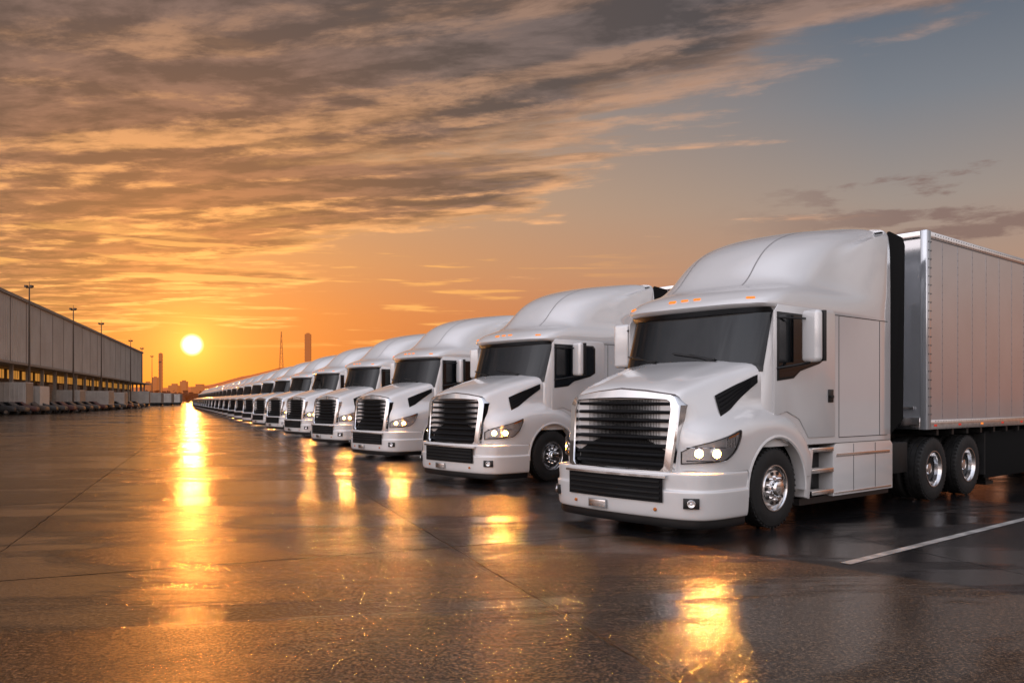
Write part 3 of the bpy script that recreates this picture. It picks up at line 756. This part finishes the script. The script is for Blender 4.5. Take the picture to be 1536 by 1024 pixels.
cd=g.ramp(g.m('DIVIDE',gam,60),[(0,(.42,.13,.028)),(.2,(.27,.103,.042)),(.4,(.155,.090,.064)),(.62,(.110,.082,.077)),(1,(.090,.078,.090))])
shade=g.m('MULTIPLY',thick,g.m('SUBTRACT',1.0,g.m('MULTIPLY',lit,g.mr(el,8,24,.66,.36))))
cloud=g.mix(shade,cb,cd)
cloud=g.mix(g.mr(el,10,25,0,.55),cloud,(.108,.083,.079))
tx=g.mr(g.m('ADD',f0,g.m('MULTIPLY',g.m('SUBTRACT',f0,f1),1.2)),.34,.68,.70,1.42,False)
cloud=g.mix(1.0,cloud,g.xyz(tx,tx,tx),'MULTIPLY')
sky=g.mix(g.m('MULTIPLY',alpha,.95),base,cloud)
az=g.m('MULTIPLY',g.m('ARCTAN2',x,y),57.2958)
bv=g.xyz(g.m('MULTIPLY',az,.14),g.m('MULTIPLY',el,.55),0.0)
bn_=g.noise(bv,1.0,7,.6)
bm_=g.m('MULTIPLY',g.mr(g.m('ADD',bn_,g.m('MULTIPLY',g.m('ABSOLUTE',g.m('SUBTRACT',el,11.2)),-.06)),.42,.52),g.mr(az,12,27))
sky=g.mix(g.m('MULTIPLY',bm_,.75),sky,(.20,.115,.10))
tv=g.xyz(g.m('MULTIPLY',az,.10),g.m('MULTIPLY',el,1.5),2.7); tn=g.noise(tv,1.0,6,.55,.2)
tb=g.m('MULTIPLY',g.mr(tn,.55,.63),g.m('MULTIPLY',g.mr(el,3.2,4.2),g.m('SUBTRACT',1.0,g.mr(el,9,12)))); tb=g.m('MULTIPLY',tb,g.m('SUBTRACT',1.0,g.mr(gam,14,34)))
sky=g.mix(g.m('MULTIPLY',tb,.7),sky,(1.0,.46,.11))
# unseen sky raised to light trucks: brighter on one side, dark band low down
bcl=g.noise(g.xyz(g.m('MULTIPLY',sa,.6),g.m('MULTIPLY',sb,1.2),4.0),1.0,6,.55)
back=g.ramp(ef,[(0,(.14,.08,.06)),(.05,(.32,.20,.15)),(.11,(.75,.54,.45)),(.19,(1.75,1.50,1.42)),(.6,(1.80,1.70,1.74)),(1,(1.05,1.08,1.22))])
back=g.mix(g.mr(bcl,.45,.60,0,.45),back,(.50,.46,.52))
bf=g.mr(x,-.6,.75,1.20,.52); back=g.mix(1.0,back,g.xyz(bf,bf,g.m('MULTIPLY',bf,1.02)),'MULTIPLY')
sky=g.mix(g.m('SUBTRACT',1.0,g.mr(y,-.20,.45)),sky,back)
glow1=g.m('MULTIPLY',g.m('EXPONENT',g.m('DIVIDE',gam,-1.6)),1.5); glow2=g.m('MULTIPLY',g.m('EXPONENT',g.m('DIVIDE',gam,-6.0)),.32)
disc=g.m('MULTIPLY',g.m('SUBTRACT',1.0,g.mr(gam,.12,.78)),5)
def sc(c,f): return g.mix(1.0,g.xyz(f,f,f),c,'MULTIPLY')
sky=g.mix(1.0,sky,sc((1,.36,.045),glow1),'ADD'); sky=g.mix(1.0,sky,sc((1,.24,.018),glow2),'ADD'); sky=g.mix(1.0,sky,sc((1,.86,.55),disc),'ADD')
st=g.N.new('ShaderNodeTexSky'); st.sky_type='NISHITA'; st.sun_disc=False; st.sun_elevation=rad(3.55); st.sun_rotation=math.atan2(sd.x,sd.y)
sky=g.mix(1.0,sky,g.mix(1.0,st.outputs[0],(.01,.01,.01),'MULTIPLY'),'ADD')
g.L.new(sky,bg.inputs[0]); bg.inputs[1].default_value=1.0
w.cycles.sampling_method='MANUAL'; w.cycles.sample_map_resolution=1024
sun=D.lights.new('sun','SUN'); sun.energy=.11; sun.angle=rad(.6); sun.color=(1,.32,.055)
so=D.objects.new('sun',sun); COL.objects.link(so); so.rotation_euler=(-sd).to_track_quat('-Z','Y').to_euler()
# ================================================================= CAMERA
cam=D.cameras.new('camera'); co=D.objects.new('camera',cam); COL.objects.link(co); SC.camera=co
co.location=(0,0,1.65); co.rotation_euler=(rad(90),0,0); cam.sensor_width=36; cam.lens=36*1250/1536; cam.shift_y=(600-512)/1536
cam.clip_end=9000; cam.clip_start=.1
if ZOOM:
    Z=2.1; cam.lens*=Z; cam.shift_x=Z*(1180-768)/1536; cam.shift_y=Z*(600-590)/1536
SC.view_settings.view_transform='Standard'; SC.view_settings.look='None'; SC.view_settings.exposure=0
